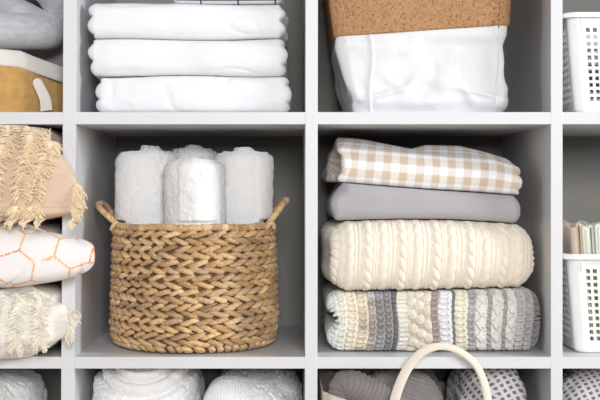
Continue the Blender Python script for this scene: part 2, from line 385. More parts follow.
# ================================================================== PLASTIC BASKETS
def plastic_basket(label, x0, y0, zf):
    W, D, H = .285, .235, .1455; taper = .016; r = .016; pitch = .0105; hw = .0061; zp = .01005; zh = .0060
    t = thing('plastic_basket', (x0+W/2, y0+D/2, zf), label, 'basket', 'white perforated plastic baskets')
    S = []; hole = []                       # breakpoints along the perimeter (x, y) with a flag for the following strip
    def straight(ax, ay, dx, dy, L):
        k = int((L-.005)/pitch); m0 = (L-k*pitch+(pitch-hw))/2
        S.append((ax, ay)); hole.append(False)
        for i in range(k):
            s = m0+i*pitch; S.append((ax+dx*s, ay+dy*s)); hole.append(True); S.append((ax+dx*(s+hw), ay+dy*(s+hw))); hole.append(False)
        S.append((ax+dx*L, ay+dy*L)); hole.append(False)
    def arc(cx, cy, a0):
        for q in np.linspace(0, PI/2, 9)[1:-1]: S.append((cx+r*math.cos(a0+q), cy+r*math.sin(a0+q))); hole.append(False)
    straight(-W/2+r, -D/2, 1, 0, W-2*r); arc(W/2-r, -D/2+r, -PI/2); straight(W/2, -D/2+r, 0, 1, D-2*r); arc(W/2-r, D/2-r, 0)
    straight(W/2-r, D/2, -1, 0, W-2*r); arc(-W/2+r, D/2-r, PI/2); straight(-W/2, D/2-r, 0, -1, D-2*r); arc(-W/2+r, -D/2+r, PI)
    S = np.array(S); n = len(S)
    zl = [.0005, .002, .006]; hz = [False, False, False]
    z = .019
    rows = 11
    for i in range(rows):
        zl.append(z+i*zp); hz.append(True); zl.append(z+i*zp+zh); hz.append(False)
    zl += [H-.009, H-.004, H]; hz += [False]*3
    zl = np.array(zl)
    scl = lambda z: 1-taper*2/np.array([W, D])*(1-z/H)
    rings = []
    for i, z in enumerate(zl):
        sc = scl(z); 
        if i == 0: sc = sc*.965
        if i == 1: sc = sc*.985
        rings.append(np.c_[S*sc, np.full(n, z)])
    # rolled rim
    for off, z in ((.0018, H+.0012), (.0042, H+.0008), (.0052, H-.0012), (.0052, H-.0052)):
        sc = 1+2*off/np.array([W, D]); rings.append(np.c_[S*sc, np.full(n, z)])
    A = np.array(rings); base = np.array([x0+W/2, y0+D/2, zf])
    F = []
    for j in range(len(rings)-1):
        for i in range(n):
            i2 = (i+1) % n
            if j < len(hz) and hz[j] and hole[i]: continue
            F.append([j*n+i, j*n+i2, (j+1)*n+i2, (j+1)*n+i])
    F.append([i for i in range(n)][::-1])
    o = link_mesh('basket_body', A.reshape(-1, 3)+base, F, M['plastic'], t, None, False)
    s = o.modifiers.new('solid', 'SOLIDIFY'); s.thickness = .0016; s.offset = -1
    for sx in (-1, 1):                      # short ribs under the rim by the corners
        b = MB(); xx = base[0]+sx*(W/2-.019); b.box(xx-.0008, xx+.0008, y0-.0022, y0+.0022, zf+H-.022, zf+H-.003)
        b.build('corner_rib', M['plastic'], t, False, .0004)
    return t
plastic_basket('white perforated plastic basket standing empty on the upper shelf at the right edge', X(567.2, .03), .022, F0)
plastic_basket('white perforated plastic basket filled with folded beige and green cloths', X(567.2, .03), .022, F1)
# folded cloths standing in the lower basket
def cloth_col(kind):
    def f(U, V, P):
        c = np.empty(U.shape+(3,)); y, z = P[..., 1], P[..., 2]
        c[:] = [(.62, .49, .38), (.66, .62, .52), (.78, .78, .70), (.70, .72, .60)][kind]
        if kind >= 2:
            d = noise3(P[..., 0]*70, y*70, z*70, 5+kind); c[d > .33] = (.38, .52, .20)
        return c
    return f
cl = [('folded beige cloth standing in the basket beside the divider', 0, 566.6, 571.5, 224, 0), ('folded pinkish beige cloth second from the divider in the basket', 0, 571.5, 577.5, 222, .004),
      ('pale cloth with green print in the basket, right of the beige cloths', 2, 577.5, 584, 224, 0), ('plain sage cloth between two green printed cloths in the basket', 3, 584, 590, 222, .005),
      ('white cloth with green print near the right edge of the photo in the basket', 2, 590, 597, 223, 0), ('green printed cloth cut by the right edge of the photo', 3, 597, 604, 222, .004)]
for i, (lb, kd, a_, b_, py, dy) in enumerate(cl):
    x0, x1 = X(a_, .05)+.0035, X(b_, .05)+.0028
    zt = Z(py, .08)
    # upright fold: an inverted U seen from its end
    m_ = MB(); ww = (x1-x0)/2*.93; hh = .003
    H0 = F1+.0035
    for k in range(4):
        w_ = ww-k*.0016
        if w_ < .0008: continue
        top = zt-k*.0018
        prof = [(-w_, H0), (-w_, (H0+top)/2)]+[(-w_*math.cos(a), top-w_*1.2+w_*1.2*math.sin(a)) for a in np.linspace(0, PI, 13)]+[(w_, (H0+top)/2), (w_, H0)]
        prof = np.array(prof); th = min(.0012, w_*.8)
        inn = np.array([(p[0]*(1-th/w_), p[1]-(th if p[1] > top-w_ else 0)) for p in prof])
        ring = np.r_[prof, inn[::-1]]; ny = 46; ys = np.linspace(.044+dy, .222, ny)
        xc = (x0+x1)/2
        P = np.empty((ny, len(ring), 3)); P[..., 1] = ys[:, None]
        lean = .0008*np.sin(i*1.7)
        P[..., 0] = xc+ring[None, :, 0]+(.0012*np.sin(ys*90))[:, None]+lean*((ring[None, :, 1]-F1)/.18)*0.5+.017*(1-(ring[None, :, 1]-F1)/.15).clip(0, 1)+.003
        P[..., 2] = ring[None, :, 1]-(.004*np.sin(ys*30+i*2)**2)[:, None]*sstep(F1, zt, ring[None, :, 1])
        P[0, :, 1] -= .002
        F = grid_faces(ny, len(ring), False, True).tolist()+[list(range(len(ring))), [(ny-1)*len(ring)+q for q in range(len(ring))][::-1]]
        m_.add(P.reshape(-1, 3), F, cloth_col(kd)(P[..., 0], P[..., 1], P).reshape(-1, 3))
    o = m_.build('folded_cloth', M['towelcloth']); tag(o, lb, 'cloth', 'cloths in the plastic basket')

# ================================================================== TOP LEFT: mustard bag and grey knot cushion
mb = thing('woven_bag', (-.49, .17, F0+.0003), 'mustard woven bag with a white turned-down cuff on the upper left shelf', 'bag')
pp = catmull([(-.63, .045), (-.56, .036), (-.47, .032), (-.408, .030), (-.385, .045), (-.352, .12), (-.342, .2), (-.35, .32), (-.45, .34), (-.60, .34), (-.635, .30), (-.640, .10)], 40, True)
hh = pw([-.7, -.47, -.40, -.38, -.33], [.088, .094, .089, .081, .066])
nb = len(pp); nz = 70; t_ = np.linspace(0, 1, nz)
Ht = hh(pp[:, 0])-.002
P = np.empty((nb, nz, 3)); P[..., 0] = pp[:, :1]; P[..., 1] = pp[:, 1:2]; P[..., 2] = F0+.0006+Ht[:, None]*t_[None]
cen = np.array([-.49, .19]); dirn = pp-cen; dirn /= np.linalg.norm(dirn, axis=1, keepdims=True)
bul = .006*np.sin(t_*PI)[None, :]+.006*fbm(P[..., 0]*18, P[..., 1]*18, P[..., 2]*16, 2, 3)*np.sin(t_*PI)[None, :]
P[..., 0] += dirn[:, 0:1]*bul*.6; P[..., 1] += dirn[:, 1:2]*bul
wv = np.sin(P[..., 2]*PI*2/.0042)*np.sin((pp[:, :1]*1.0+pp[:, 1:2])*PI*2/.0046)
c_ = np.empty((nb, nz, 3)); c_[:] = (.58, .34, .115); c_ *= (1+.13*wv+.12*fbm(P[..., 0]*120, P[..., 1]*120, P[..., 2]*120, 2, 9))[..., None]
Fc = grid_faces(nb, nz, True, False).tolist(); Fc.append([i*nz for i in range(nb)])
link_mesh('bag_body', P.reshape(-1, 3), Fc, M['jute'], mb, np.clip(c_, 0, 1).reshape(-1, 3))
# cuff
off = np.array([.001, .004, .0045, .0045, .004, .003, .001, -.002, -.003, -.003]); zz_ = np.array([-.021, -.0215, -.018, -.010, -.003, .002, .0035, .0025, -.004, -.02])
Q = np.empty((nb, 10, 3)); wob = .0012*np.sin(pp[:, 0]*90)
Q[..., 0] = pp[:, :1]+dirn[:, :1]*(off+.003)[None]; Q[..., 1] = pp[:, 1:2]+dirn[:, 1:2]*(off+.003)[None]+wob[:, None]; Q[..., 2] = F0+hh(pp[:, 0])[:, None]+zz_[None]
cf = link_mesh('cuff', Q.reshape(-1, 3), grid_faces(nb, 10, True, False), M['cuff'], mb); cf['label'] = 'off-white fabric cuff'
# white flap hanging down the side
def ribbon(pts, width, th, up, n=60):
    c = catmull(pts, n//(len(pts)-1)); T = np.gradient(c, axis=0); T /= np.linalg.norm(T, axis=1, keepdims=True)
    U = np.asarray(up, float); W = np.cross(T, U); W /= np.linalg.norm(W, axis=1, keepdims=True); Nn = np.cross(W, T)
    k = len(c); wd = np.broadcast_to(width, (k,)); ang = np.linspace(0, 2*PI, 20, endpoint=False)
    se = lambda a: np.sign(a)*np.abs(a)**.5
    P = c[:, None]+W[:, None]*(se(np.cos(ang))[None, :, None]*wd[:, None, None]/2)+Nn[:, None]*(se(np.sin(ang))[None, :, None]*th/2)
    F = grid_faces(k, 20, False, True).tolist()+[list(range(20))[::-1], [(k-1)*20+i for i in range(20)]]
    return P.reshape(-1, 3), F
pts = [(X(36, .035), .030, Z(79, .035)), (X(41, .04), .034, Z(88, .035)), (X(46, .045), .040, Z(100, .04)), (X(47, .05), .046, Z(110.5, .05))]
V, F = ribbon(pts, np.interp(np.arange(61), [0, 8, 60], [.004, .014, .018]), .003, (.35, -.9, 0), 60)
o = link_mesh('pull_tab', V, F, M['cuff'], mb); o['label'] = 'white fabric tab'
# knot cushion
kp = [(-.60, .10, Z(30, .08)), (-.50, .075, Z(33, .07)), (-.43, .078, Z(31, .075)), (-.390, .12, Z(30, .1)), (-.395, .19, Z(28, .15)), (-.45, .21, Z(8, .15)), (-.50, .16, Z(-14, .1)), (-.50, .09, Z(-10, .08)), (-.56, .07, Z(-2, .07)), (-.61, .10, Z(-14, .1)),
      (-.61, .17, Z(-20, .15)), (-.52, .22, Z(-28, .2)), (-.42, .17, Z(-26, .15)), (-.38, .20, Z(-5, .18)), (-.378, .25, Z(30, .2)), (-.41, .27, Z(56, .2)), (-.50, .27, Z(58, .2)), (-.57, .26, Z(45, .2)), (-.615, .19, Z(24, .15))]
kc = catmull(kp, 14, True)
b = MB(); b.tube(kc, .0285, 28, closed=True)
o = b.build('knot_cushion', M['jersey']); tag(o, 'grey marl knotted tube cushion resting in the mustard bag', 'cushion')

# ================================================================== CUSHIONS at the left
XC = (X(-167)+X(62))/2
def pillow(zb, zseam, zt, m, flare, yf=-.072, color=None, wr=(.004, 12), pu=6.5, seed=1, nu=200, nv=200, creases=True, zexp=.33, colw=None):
    """grid cushion; front edge faces the viewer; squeezed between the compartment walls, bulging out in front of them"""
    yb = .31; res = {}
    a = np.linspace(-1, 1, nu); us = np.sign(a)*(1-(1-np.abs(a))**1.6)
    c = np.linspace(0, 1, nv); vs = -1+2*c**2.0*(1)                # denser to the front
    U, Vv = np.meshgrid(us, vs, indexing='ij')
    Yc = yf+(yb-yf)*(Vv+1)/2
    fl = sstep(-.012, -.060, Yc); cx = .160+flare*fl
    Xc = XC+U*cx*(1-.035*(1-np.abs(U))*0)
    Yc = Yc+.018*(1-np.abs(U)**3)*(-1)*sstep(.1, -.07, Yc)+.014*np.abs(U)**4*sstep(.1, -.07, Yc)*0
    f = (1-np.abs(U)**pu)*(1-np.abs(Vv)**4.0); f = np.clip(f, 0, 1)**zexp; f = np.minimum(1, f*1.12)
    zs_ = zseam(Xc)
    top = zs_+(zt-zs_)*f; bot = zs_-(zs_-zb)*f
    def wrk(Zs, sd):
        n_ = fbm(Xc*wr[1], Yc*wr[1]*.8, Zs*wr[1]*2, 3, sd)*wr[0]
        if creases: n_ = n_-wr[0]*1.2*np.exp(-(fbm(Xc*9+Yc*6, Yc*5, Zs*14, 2, sd+3)/.1)**2)
        return n_*np.clip(1-f, 0, 1)**.4*np.clip(f*1.3, 0, 1)*1.3
    Pt = np.stack([Xc, Yc, top], -1); Pb = np.stack([Xc, Yc, bot], -1)
    for P_, sd, s_ in ((Pt, seed, 1), (Pb, seed+50, -1)):
        n_ = grid_normals(P_)*s_
        P_ += n_*wrk(P_[..., 2], sd)[..., None]
        P_[..., 0] = np.where(P_[..., 1] > -.012, np.clip(P_[..., 0], XC-.163, XC+.163), P_[..., 0])
    Pt[..., 2] = np.clip(Pt[..., 2], zb, zt); Pb[..., 2] = np.clip(Pb[..., 2], zb, zt)
    return Pt, Pb, U, Vv
def build_pillow(Pt, Pb, m, parent, col=None, name='cover'):
    nu, nv = Pt.shape[:2]; b = MB()
    b.add(Pt.reshape(-1, 3), grid_faces(nu, nv), (1, 1, 1) if col is None else col[0].reshape(-1, 3))
    b.add(Pb.reshape(-1, 3), grid_faces(nu, nv, flip=True), (1, 1, 1) if col is None else col[1].reshape(-1, 3))
    o = b.build(name, m, parent)
    return o
def seam(Pt, r, m, parent):
    nu, nv = Pt.shape[:2]
    loop = np.concatenate([Pt[:, 0][::3], Pt[-1, ::3], Pt[::-1, -1][::3], Pt[0, ::-1][::3]])
    b = MB(); b.tube(loop, r, 5, closed=True); return b.build('piping', m, parent)
def fringe_strip(Pt, Pb, m, parent, ufun, n, length, side, seed, vmax=.35, both=True, droop=.5, rad=.0013, bottom=.25, hang=True):
    """a strip of loose threads running over the cushion from back to front"""
    r_ = random.Random(seed); nu, nv = Pt.shape[:2]; b = MB()
    Nt = grid_normals(Pt); Nb = -grid_normals(Pb)
    for k in range(n):
        t = r_.random(); onb = both and t < bottom
        q = (t/bottom) if onb else (t-(bottom if both else 0))/(1-(bottom if both else 0))
        j = int((q**1.6)*vmax*(nv-1)) if not onb else int((1-q)*.13*(nv-1))
        j = min(max(j, 0), nv-1); u = ufun(j/(nv-1), onb)
        i = min(max(int((np.sign(u)*(1-(1-min(abs(u), 1))**(1/1.6))*.5+.5)*(nu-1)), 1), nu-2)
        P_ = (Pb if onb else Pt)[i, j]; N_ = (Nb if onb else Nt)[i, j]
        if not np.isfinite(N_).all() or np.linalg.norm(N_) < .5: N_ = np.array([0, -1, .2])
        L = length*r_.uniform(.6, 1.15)
        sd = side if side else r_.choice((-1, 1))
        tan = (Pt[i+1, j]-Pt[i-1, j]); tan = tan/max(np.linalg.norm(tan), 1e-9)*sd
        p = P_+N_*.0006; pts = [p]
        d = tan*.75+N_*r_.uniform(.25, .8)+np.array([0, 0, -.25])*droop+np.array([r_.uniform(-.25, .25), r_.uniform(-.25, .25), r_.uniform(-.25, .25)])
        for s_ in range(5):
            d = d/np.linalg.norm(d); p = p+d*L/5; pts.append(p)
            d = d+np.array([r_.uniform(-.25, .25), r_.uniform(-.2, .1), r_.uniform(-.25, .2)-droop*.35])+N_*(-.12)
        pts = np.array(pts)
        if pts[:, 1].max() > -.004:
            pts[:, 0] = np.clip(pts[:, 0], XC-.1645, XC+.1645)
        else: pts[:, 0] = pts[:, 0]
        pts[:, 1] = np.where(pts[:, 0] > XC+.1645, np.minimum(pts[:, 1], -.003), pts[:, 1])
        pts[:, 2] = np.clip(pts[:, 2], Pb[..., 2].min()-(.013 if hang else 0), Pt[..., 2].max())
        pts[:, 1] = np.where(pts[:, 2] < Pb[..., 2].min()+.001, np.minimum(pts[:, 1], -.096), pts[:, 1])
        b.tube(pts, np.linspace(rad, rad*.5, len(pts)), 4, cap=False)
    return b.build('fringe', m, parent)

YP = -.055
z3, z2, z1 = F1+.0004, Z(290, YP), Z(222, YP)
# cushion 1: beige, fringed strips
ob = thing('fringed_cushion', (XC, .1, z1+.0005), 'beige linen cushion with sand coloured fringed strips, topmost of the three cushions', 'cushion', 'cushions stacked at the left')
Pt, Pb, U, Vv = pillow(z1+.0005, lambda x: x*0+Z(207, -.07), C1-.004, M['beige'], .040, yf=-.062, seed=11, zexp=.26)
build_pillow(Pt, Pb, M['beige'], ob); seam(Pt, .0009, M['beige'], ob)
def uf(px_front, px_back):
    u0 = (X(px_front, -.06)-XC)/.205; u1 = (X(px_back, .0)-XC)/.17
    return lambda v, onb: (u0+(u1-u0)*min(v/.35, 1)) if not onb else u0
fringe_strip(Pt, Pb, M['fringe'], ob, uf(-3, 20), 380, .019, 0, 1)
fringe_strip(Pt, Pb, M['fringe'], ob, uf(26, 40), 440, .020, 0, 2)
fringe_strip(Pt, Pb, M['fringe'], ob, uf(40, 56), 400, .019, 0, 3)
fringe_strip(Pt, Pb, M['fringe'], ob, uf(75, 75), 300, .022, 1, 4, vmax=.22, bottom=.15)
# cushion 2: hexagons
ob = thing('hexagon_cushion', (XC, .1, z2+.0005), 'white cushion with an orange hexagon line pattern, between the two fringed cushions', 'cushion', 'cushions stacked at the left')
sl = pw([X(0, -.06), X(92, -.06)], [Z(270, -.07), Z(255, -.07)])
Pt, Pb, U, Vv = pillow(z2+.0005, lambda x: sl(x), z1-.0003, M['hex'], .064, pu=2.6, seed=5, nu=560, nv=300, wr=(.003, 11), zexp=.26)
def hexcol(P, s_):
    dv = np.linalg.norm(np.diff(P, axis=1), axis=-1); A = np.concatenate([np.zeros((P.shape[0], 1)), np.cumsum(dv, 1)], 1)*s_
    x = P[..., 0]+.15*A; y = A+.01; x, y = .985*x+.17*y, -.17*x+.985*y
    R = .0275
    q = (2/3*x)/R; r = (-1/3*x+math.sqrt(3)/3*y)/R
    cx, cz = q, r; cy = -cx-cz; rx, ry_, rz = np.round(cx), np.round(cy), np.round(cz)
    dx, dy, dz = abs(rx-cx), abs(ry_-cy), abs(rz-cz)
    m1 = (dx > dy) & (dx > dz); m2 = (~m1) & (dy > dz); m3 = (~m1) & (~m2)
    rx = np.where(m1, -ry_-rz, rx); rz = np.where(m3, -rx-ry_, rz)
    hx = R*1.5*rx; hy = R*math.sqrt(3)*(rz+rx/2)
    lx, ly = x-hx, y-hy
    dd = np.max([np.abs(ly), np.abs(ly*.5+lx*math.sqrt(3)/2), np.abs(ly*.5-lx*math.sqrt(3)/2)], axis=0)
    edge = R*math.sqrt(3)/2-dd
    k = sstep(.0016, .0010, edge)*sstep(-.7, -.2, noise3(x*500, y*500, 0, 3))
    tone = sstep(-.3, .3, noise3(x*28, y*28, 1, 8))[..., None]
    lc = np.array([.82, .26, .08])*tone+np.array([.78, .46, .16])*(1-tone)
    return np.array([.80, .77, .76])*(1-k[..., None])+lc*k[..., None]
build_pillow(Pt, Pb, M['hex'], ob, (hexcol(Pt, 1), hexcol(Pb, -1)))
# cushion 3: cream
ob = thing('frayed_cushion', (XC, .1, z3), 'cream cotton cushion with frayed tufted strips, lowest of the three cushions', 'cushion', 'cushions stacked at the left')
Pt, Pb, U, Vv = pillow(z3, lambda x: x*0+Z(322, -.07), z2-.0003, M['cream'], .036, yf=-.058, pu=5.0, seed=23, wr=(.010, 15), zexp=.26)
build_pillow(Pt, Pb, M['cream'], ob); seam(Pt, .0008, M['cream'], ob)
fringe_strip(Pt, Pb, M['cream_fringe'], ob, uf(-2, 8), 380, .013, 0, 11)
fringe_strip(Pt, Pb, M['cream_fringe'], ob, uf(22, 28), 460, .014, 0, 12, bottom=.5)
fringe_strip(Pt, Pb, M['cream_fringe'], ob, uf(46, 46), 460, .014, 0, 13, bottom=.4)
fringe_strip(Pt, Pb, M['cream_fringe'], ob, uf(74, 74), 260, .015, 1, 14, vmax=.2, bottom=.3)

# ================================================================== WICKER BASKET with rolled towels
BX, BY = X(194.5, .14), .141
BR = .1250; Z0 = F1; ZR = Z(227.5, .01)
wb = thing('wicker_basket', (BX, BY, Z0), 'round braided water hyacinth basket with two loop handles, holding rolled towels', 'basket')
prof_r = pw([Z0, Z0+.008, Z0+.02, Z0+.05, Z0+.12, ZR], [BR-.012, BR-.003, BR+.001, BR+.002, BR, BR-.003])
pal = np.array([(.80, .54, .29), (.84, .60, .34), (.74, .48, .24), (.66, .42, .21), (.87, .65, .40), (.62, .43, .27), (.78, .55, .34), (.83, .57, .29)])
leafb = MB()
# inner liner wall and floor
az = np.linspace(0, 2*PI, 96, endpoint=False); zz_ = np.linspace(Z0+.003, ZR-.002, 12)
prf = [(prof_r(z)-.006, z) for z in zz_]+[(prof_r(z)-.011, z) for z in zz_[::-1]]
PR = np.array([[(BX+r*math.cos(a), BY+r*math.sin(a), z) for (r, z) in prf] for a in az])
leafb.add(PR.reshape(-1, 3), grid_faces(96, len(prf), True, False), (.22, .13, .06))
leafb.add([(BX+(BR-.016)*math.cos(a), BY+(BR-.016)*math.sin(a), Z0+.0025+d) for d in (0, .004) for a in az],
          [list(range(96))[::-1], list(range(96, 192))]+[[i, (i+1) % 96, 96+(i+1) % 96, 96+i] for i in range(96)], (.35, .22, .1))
def leaf(a, z, L, W, T, slant, tuck, colr, ofs=0.0):
    nu_, nv_ = 11, 8
    u = np.linspace(-1, 1, nu_); v = np.linspace(0, 2*PI, nv_, endpoint=False)
    wu = np.clip(1-np.abs(u)**2.0, 0, 1)**.72; wu[0] = wu[-1] = .06
    ll = u*L/2; cs, sn = math.cos(slant), math.sin(slant)
    bow = .0012*np.sin(u*PI)*(1 if slant > 0 else -1)
    shr = (.60 if slant > 0 else -.60) if abs(slant) < 1 else 0
    lx = ll[:, None]*cs-(np.cos(v)[None]*wu[:, None]*W/2+bow[:, None])*sn+np.cos(v)[None]*wu[:, None]*W/2*shr
    lz = ll[:, None]*sn+(np.cos(v)[None]*wu[:, None]*W/2+bow[:, None])*cs
    rad = np.sin(v)[None]*wu[:, None]*T/2+(u*tuck)[:, None]+ofs-.0012*(u[:, None]**2)
    zz = z+lz; R = prof_r(zz)+rad; ang = a+lx/prof_r(zz)
    P = np.stack([BX+R*np.cos(ang), BY+R*np.sin(ang), zz], -1)
    shade = 1+.10*np.sin(u*2.2+random.random()*6)[:, None, None]
    leafb.add(P.reshape(-1, 3), grid_faces(nu_, nv_, False, True).tolist()+[list(range(nv_)), [(nu_-1)*nv_+i for i in range(nv_)][::-1]], np.clip(np.asarray(colr)*shade*np.ones((nu_, nv_, 1)), 0, 1).reshape(-1, 3))
nrow = 16; zb0 = Z0+.0150; pitchz = (ZR-.0055-zb0)/(nrow-.35)
for r_ in range(nrow):
    z = ZR-.0065-pitchz*(r_+.40); n = 35+random.randint(-1, 1); up_ = (r_ % 2 == 0); ph = random.random()
    k = 0.0
    while k < n:
        w_ = random.uniform(.8, 1.22)
        a = 2*PI*(k+ph)/n; c_ = pal[random.randrange(len(pal))]*random.uniform(.74, 1.06)
        if random.random() < .08: c_ = c_*np.array([.72, .66, .62])
        # "/" rows lean up to the right as seen from the front, "\" rows down to the right
        leaf(a, z+random.uniform(-.0006, .0006), .0300*w_, .0112*random.uniform(.88, 1.06), .0120, (.09 if up_ else -.09)+random.uniform(-.07, .07), .0018, c_, random.uniform(-.0008, .0012))
        k += w_*.93
        if random.random() < .5:       # thin twisted strand peeking between
            leaf(a+.04, z, .024, .0035, .004, (.5 if up_ else -.5), 0, pal[random.randrange(len(pal))]*.9, .003)
k = 0.0
while k < 50:
    w_ = random.uniform(.75, 1.3); a = 2*PI*k/50; c_ = pal[random.randrange(len(pal))]*random.uniform(.85, 1.08)
    leaf(a, Z0+.0078, .0135, .0150*w_, .0105, PI/2-.18, -.0012, c_, .0005); k += w_*.98
leafb.build('woven_body', M['wicker'], wb)
def wrapped(mb_, path, r0, turns_len, closed=False, colf=None):
    """a core wound with flat strips: bumps along its length"""
    path = np.asarray(path); seg = np.linalg.norm(np.diff(path, axis=0), axis=1); L = np.r_[0, np.cumsum(seg)]
    nn = int(L[-1]/.0012); s = np.linspace(0, L[-1], nn, endpoint=not closed)
    P = np.stack([np.interp(s, L, path[:, i]) for i in range(3)], 1)
    kk = np.floor(s/turns_len+.35*np.sin(s*150)); fr = (s/turns_len) % 1
    rad = r0*(1+.16*np.sin(fr*PI)-.06+.08*noise3(s*120, 0, 0, 4))
    cols_ = np.array([pal[int(q*7+3) % len(pal)]*(.85+.25*((q*37) % 5)/5) for q in kk])
    n = 10; m0 = mb_.n; mb_.tube(P, rad, n, closed=closed)
    mb_.Cc[-1] = np.clip(np.repeat(cols_, n, 0), 0, 1)
rb = MB(); a_ = np.linspace(0, 2*PI, 200); rr = BR-.003
wrapped(rb, [(BX+rr*math.cos(a), BY+rr*math.sin(a), ZR-.0008+.0008*math.sin(a*9)) for a in a_], .0050, .016, True)
for k in range(18):                     # loops lashing the rim to the body
    a = 2*PI*(k+random.uniform(-.3, .3))/18; r1_ = BR+.001
    pts = [(BX+(rr+o_)*math.cos(a+d_), BY+(rr+o_)*math.sin(a+d_), ZR+z_) for o_, d_, z_ in ((-.004, 0, .001), (0, .005, .0045), (.0046, .01, .002), (.0052, .018, -.004), (.003, .024, -.009))]
    rb.tube(catmull(pts, 4), .0016, 6, np.clip(pal[random.randrange(8)]*random.uniform(.9, 1.12), 0, 1), flat=.5)
rb.build('rim', M['wicker'], wb)
for sx in (-1, 1):
    hb = MB(); bx_ = BX+sx*(BR-.008)
    if sx < 0: pts = [(bx_+.006, .100, ZR-.006), (bx_-.003, .097, ZR+.006), (X(103.5, .1), .100, Z(212, .1)), (X(98.5, .11), .110, Z(206, .1)), (X(101.5, .14), .140, Z(203.5, .13)), (X(108, .18), .172, Z(207, .17)), (X(114, .19), .184, Z(215, .19)), (X(121, .19), .186, ZR+.004), (bx_+.013, .186, ZR-.006)]
    else: pts = [(bx_-.004, .095, ZR-.006), (bx_+.001, .093, ZR+.004), (X(276, .1), .096, Z(214, .1)), (X(283, .1), .105, Z(204, .1)), (X(286.5, .12), .130, Z(200, .12)), (X(282, .16), .160, Z(201, .16)), (X(277, .18), .176, Z(208, .18)), (X(268, .18), .180, ZR+.003), (bx_-.008, .182, ZR-.006)]
    wrapped(hb, catmull(pts, 10), .0044, .0085)
    hb.tube(catmull([(pts[1][0]-.004, pts[1][1]-.003, ZR-.006), (pts[1][0]-.001, pts[1][1]-.007, ZR-.001), (pts[1][0]+.005, pts[1][1]-.006, ZR+.005), (pts[1][0]+.008, pts[1][1], ZR-.004)], 6), .0028, 7, pal[4])
    hb.build('handle', M['wicker'], wb)

def roll(px, Y, pxw, top_py, label, seed, core=(0, 0, .006), cr=.016):
    s = FPX/(CAM_D+Y); r = pxw/2/s; cx, cy = X(px, Y), Y; zt = Z(top_py, Y-r*.3)
    zb = Z0+.0072; na, nz_ = 130, 190
    b = MB()
    # outer surface: side, rounded shoulder, then in to the raised core
    t = np.concatenate([np.linspace(0, .80, 120), np.linspace(.80, 1, 71)[1:]])
    z = np.empty(nz_); rr_ = np.empty(nz_)
    for i, q in enumerate(t):
        if q < .02: z[i] = zb; rr_[i] = r*(.9+q*5)
        elif q <= .80: z[i] = zb+(zt-.014-zb)*(q-.02)/.78; rr_[i] = r
        else:
            w = (q-.80)/.20
            if w < .45: a = w/.45*PI/2; z[i] = zt-.014+.014*math.sin(a); rr_[i] = r-.014*(1-math.cos(a))
            else: ww = (w-.45)/.55; z[i] = zt; rr_[i] = (r-.014)*(1-ww)+.0004
    a = np.linspace(0, 2*PI, na, endpoint=False)
    A, Zg = np.meshgrid(a, z, indexing='ij'); R = np.repeat(rr_[None], na, 0)
    topm = sstep(zt-.012, zt-.001, Zg)
    # spiral layers show as grooves on the top
    sp = np.cos(2*PI*(R/.0085)-A)
    dx, dy = R*np.cos(A), R*np.sin(A)
    cd = np.hypot(dx-core[0], dy-core[1])
    Zn = Zg+topm*(.0016*sp*sstep(.004, .012, r-R+.004))+core[2]*sstep(cr, cr-.006, cd)*topm
    Zn = Zn+topm*.0018*fbm(dx*50, dy*50, 0, 2, seed)
    bul = 1+.035*fbm(np.cos(A)*1.6, np.sin(A)*1.6, Zg*14, 2, seed)+.03*np.sin((Zg-zb)/(zt-zb)*PI)
    # free edge of the towel: a soft vertical step
    edge = .0022*sstep(0, .10, (A-(2.2+seed)) % (2*PI))*(1-((A-(2.2+seed)) % (2*PI))/(2*PI))
    fz = .0010*fbm(A*r*480, Zg*480, seed, 2, seed)+.0006*fbm(A*r*140, Zg*140, seed, 2, seed+2)
    # horizontal crinkles
    crk = .0007*fbm(A*3, Zg*95, 0, 2, seed+9)
    Rr = R*bul+(edge+fz+crk)*np.clip(R/r*1.3, 0, 1)
    P = np.stack([cx+Rr*np.cos(A), cy+Rr*np.sin(A), Zn], -1)
    qx, qy = P[..., 0]-BX, P[..., 1]-BY; qr = np.hypot(qx, qy); lim = np.where(Zn < ZR+.008, BR-.0160-.012*sstep(Z0+.03, Z0, Zn), 9.)
    f_ = np.minimum(1, lim/qr); P[..., 0] = BX+qx*f_; P[..., 1] = BY+qy*f_
    F = grid_faces(na, nz_, True, False).tolist()+[[i*nz_ for i in range(na)][::-1], [i*nz_+nz_-1 for i in range(na)]]
    b.add(P.reshape(-1, 3), F); o = b.build('rolled_towel', M['terry'])
    tag(o, label, 'towel', 'rolled towels in the wicker basket')
roll(147, .142, 58, 152, 'rolled white towel at the left side of the wicker basket', 1, (.004, .012, .009), .019)
roll(194.8, .070, 59, 160.5, 'rolled white towel at the front of the basket, lower than the others', 2, (.002, 0, .005), .015)
roll(243.5, .142, 56, 152.5, 'rolled white towel at the right side of the wicker basket', 3, (.000, -.004, .007), .018)
roll(193, .205, 46, 149, 'rolled white towel at the back, mostly hidden behind the front towel', 4, (.002, -.004, .005), .016)

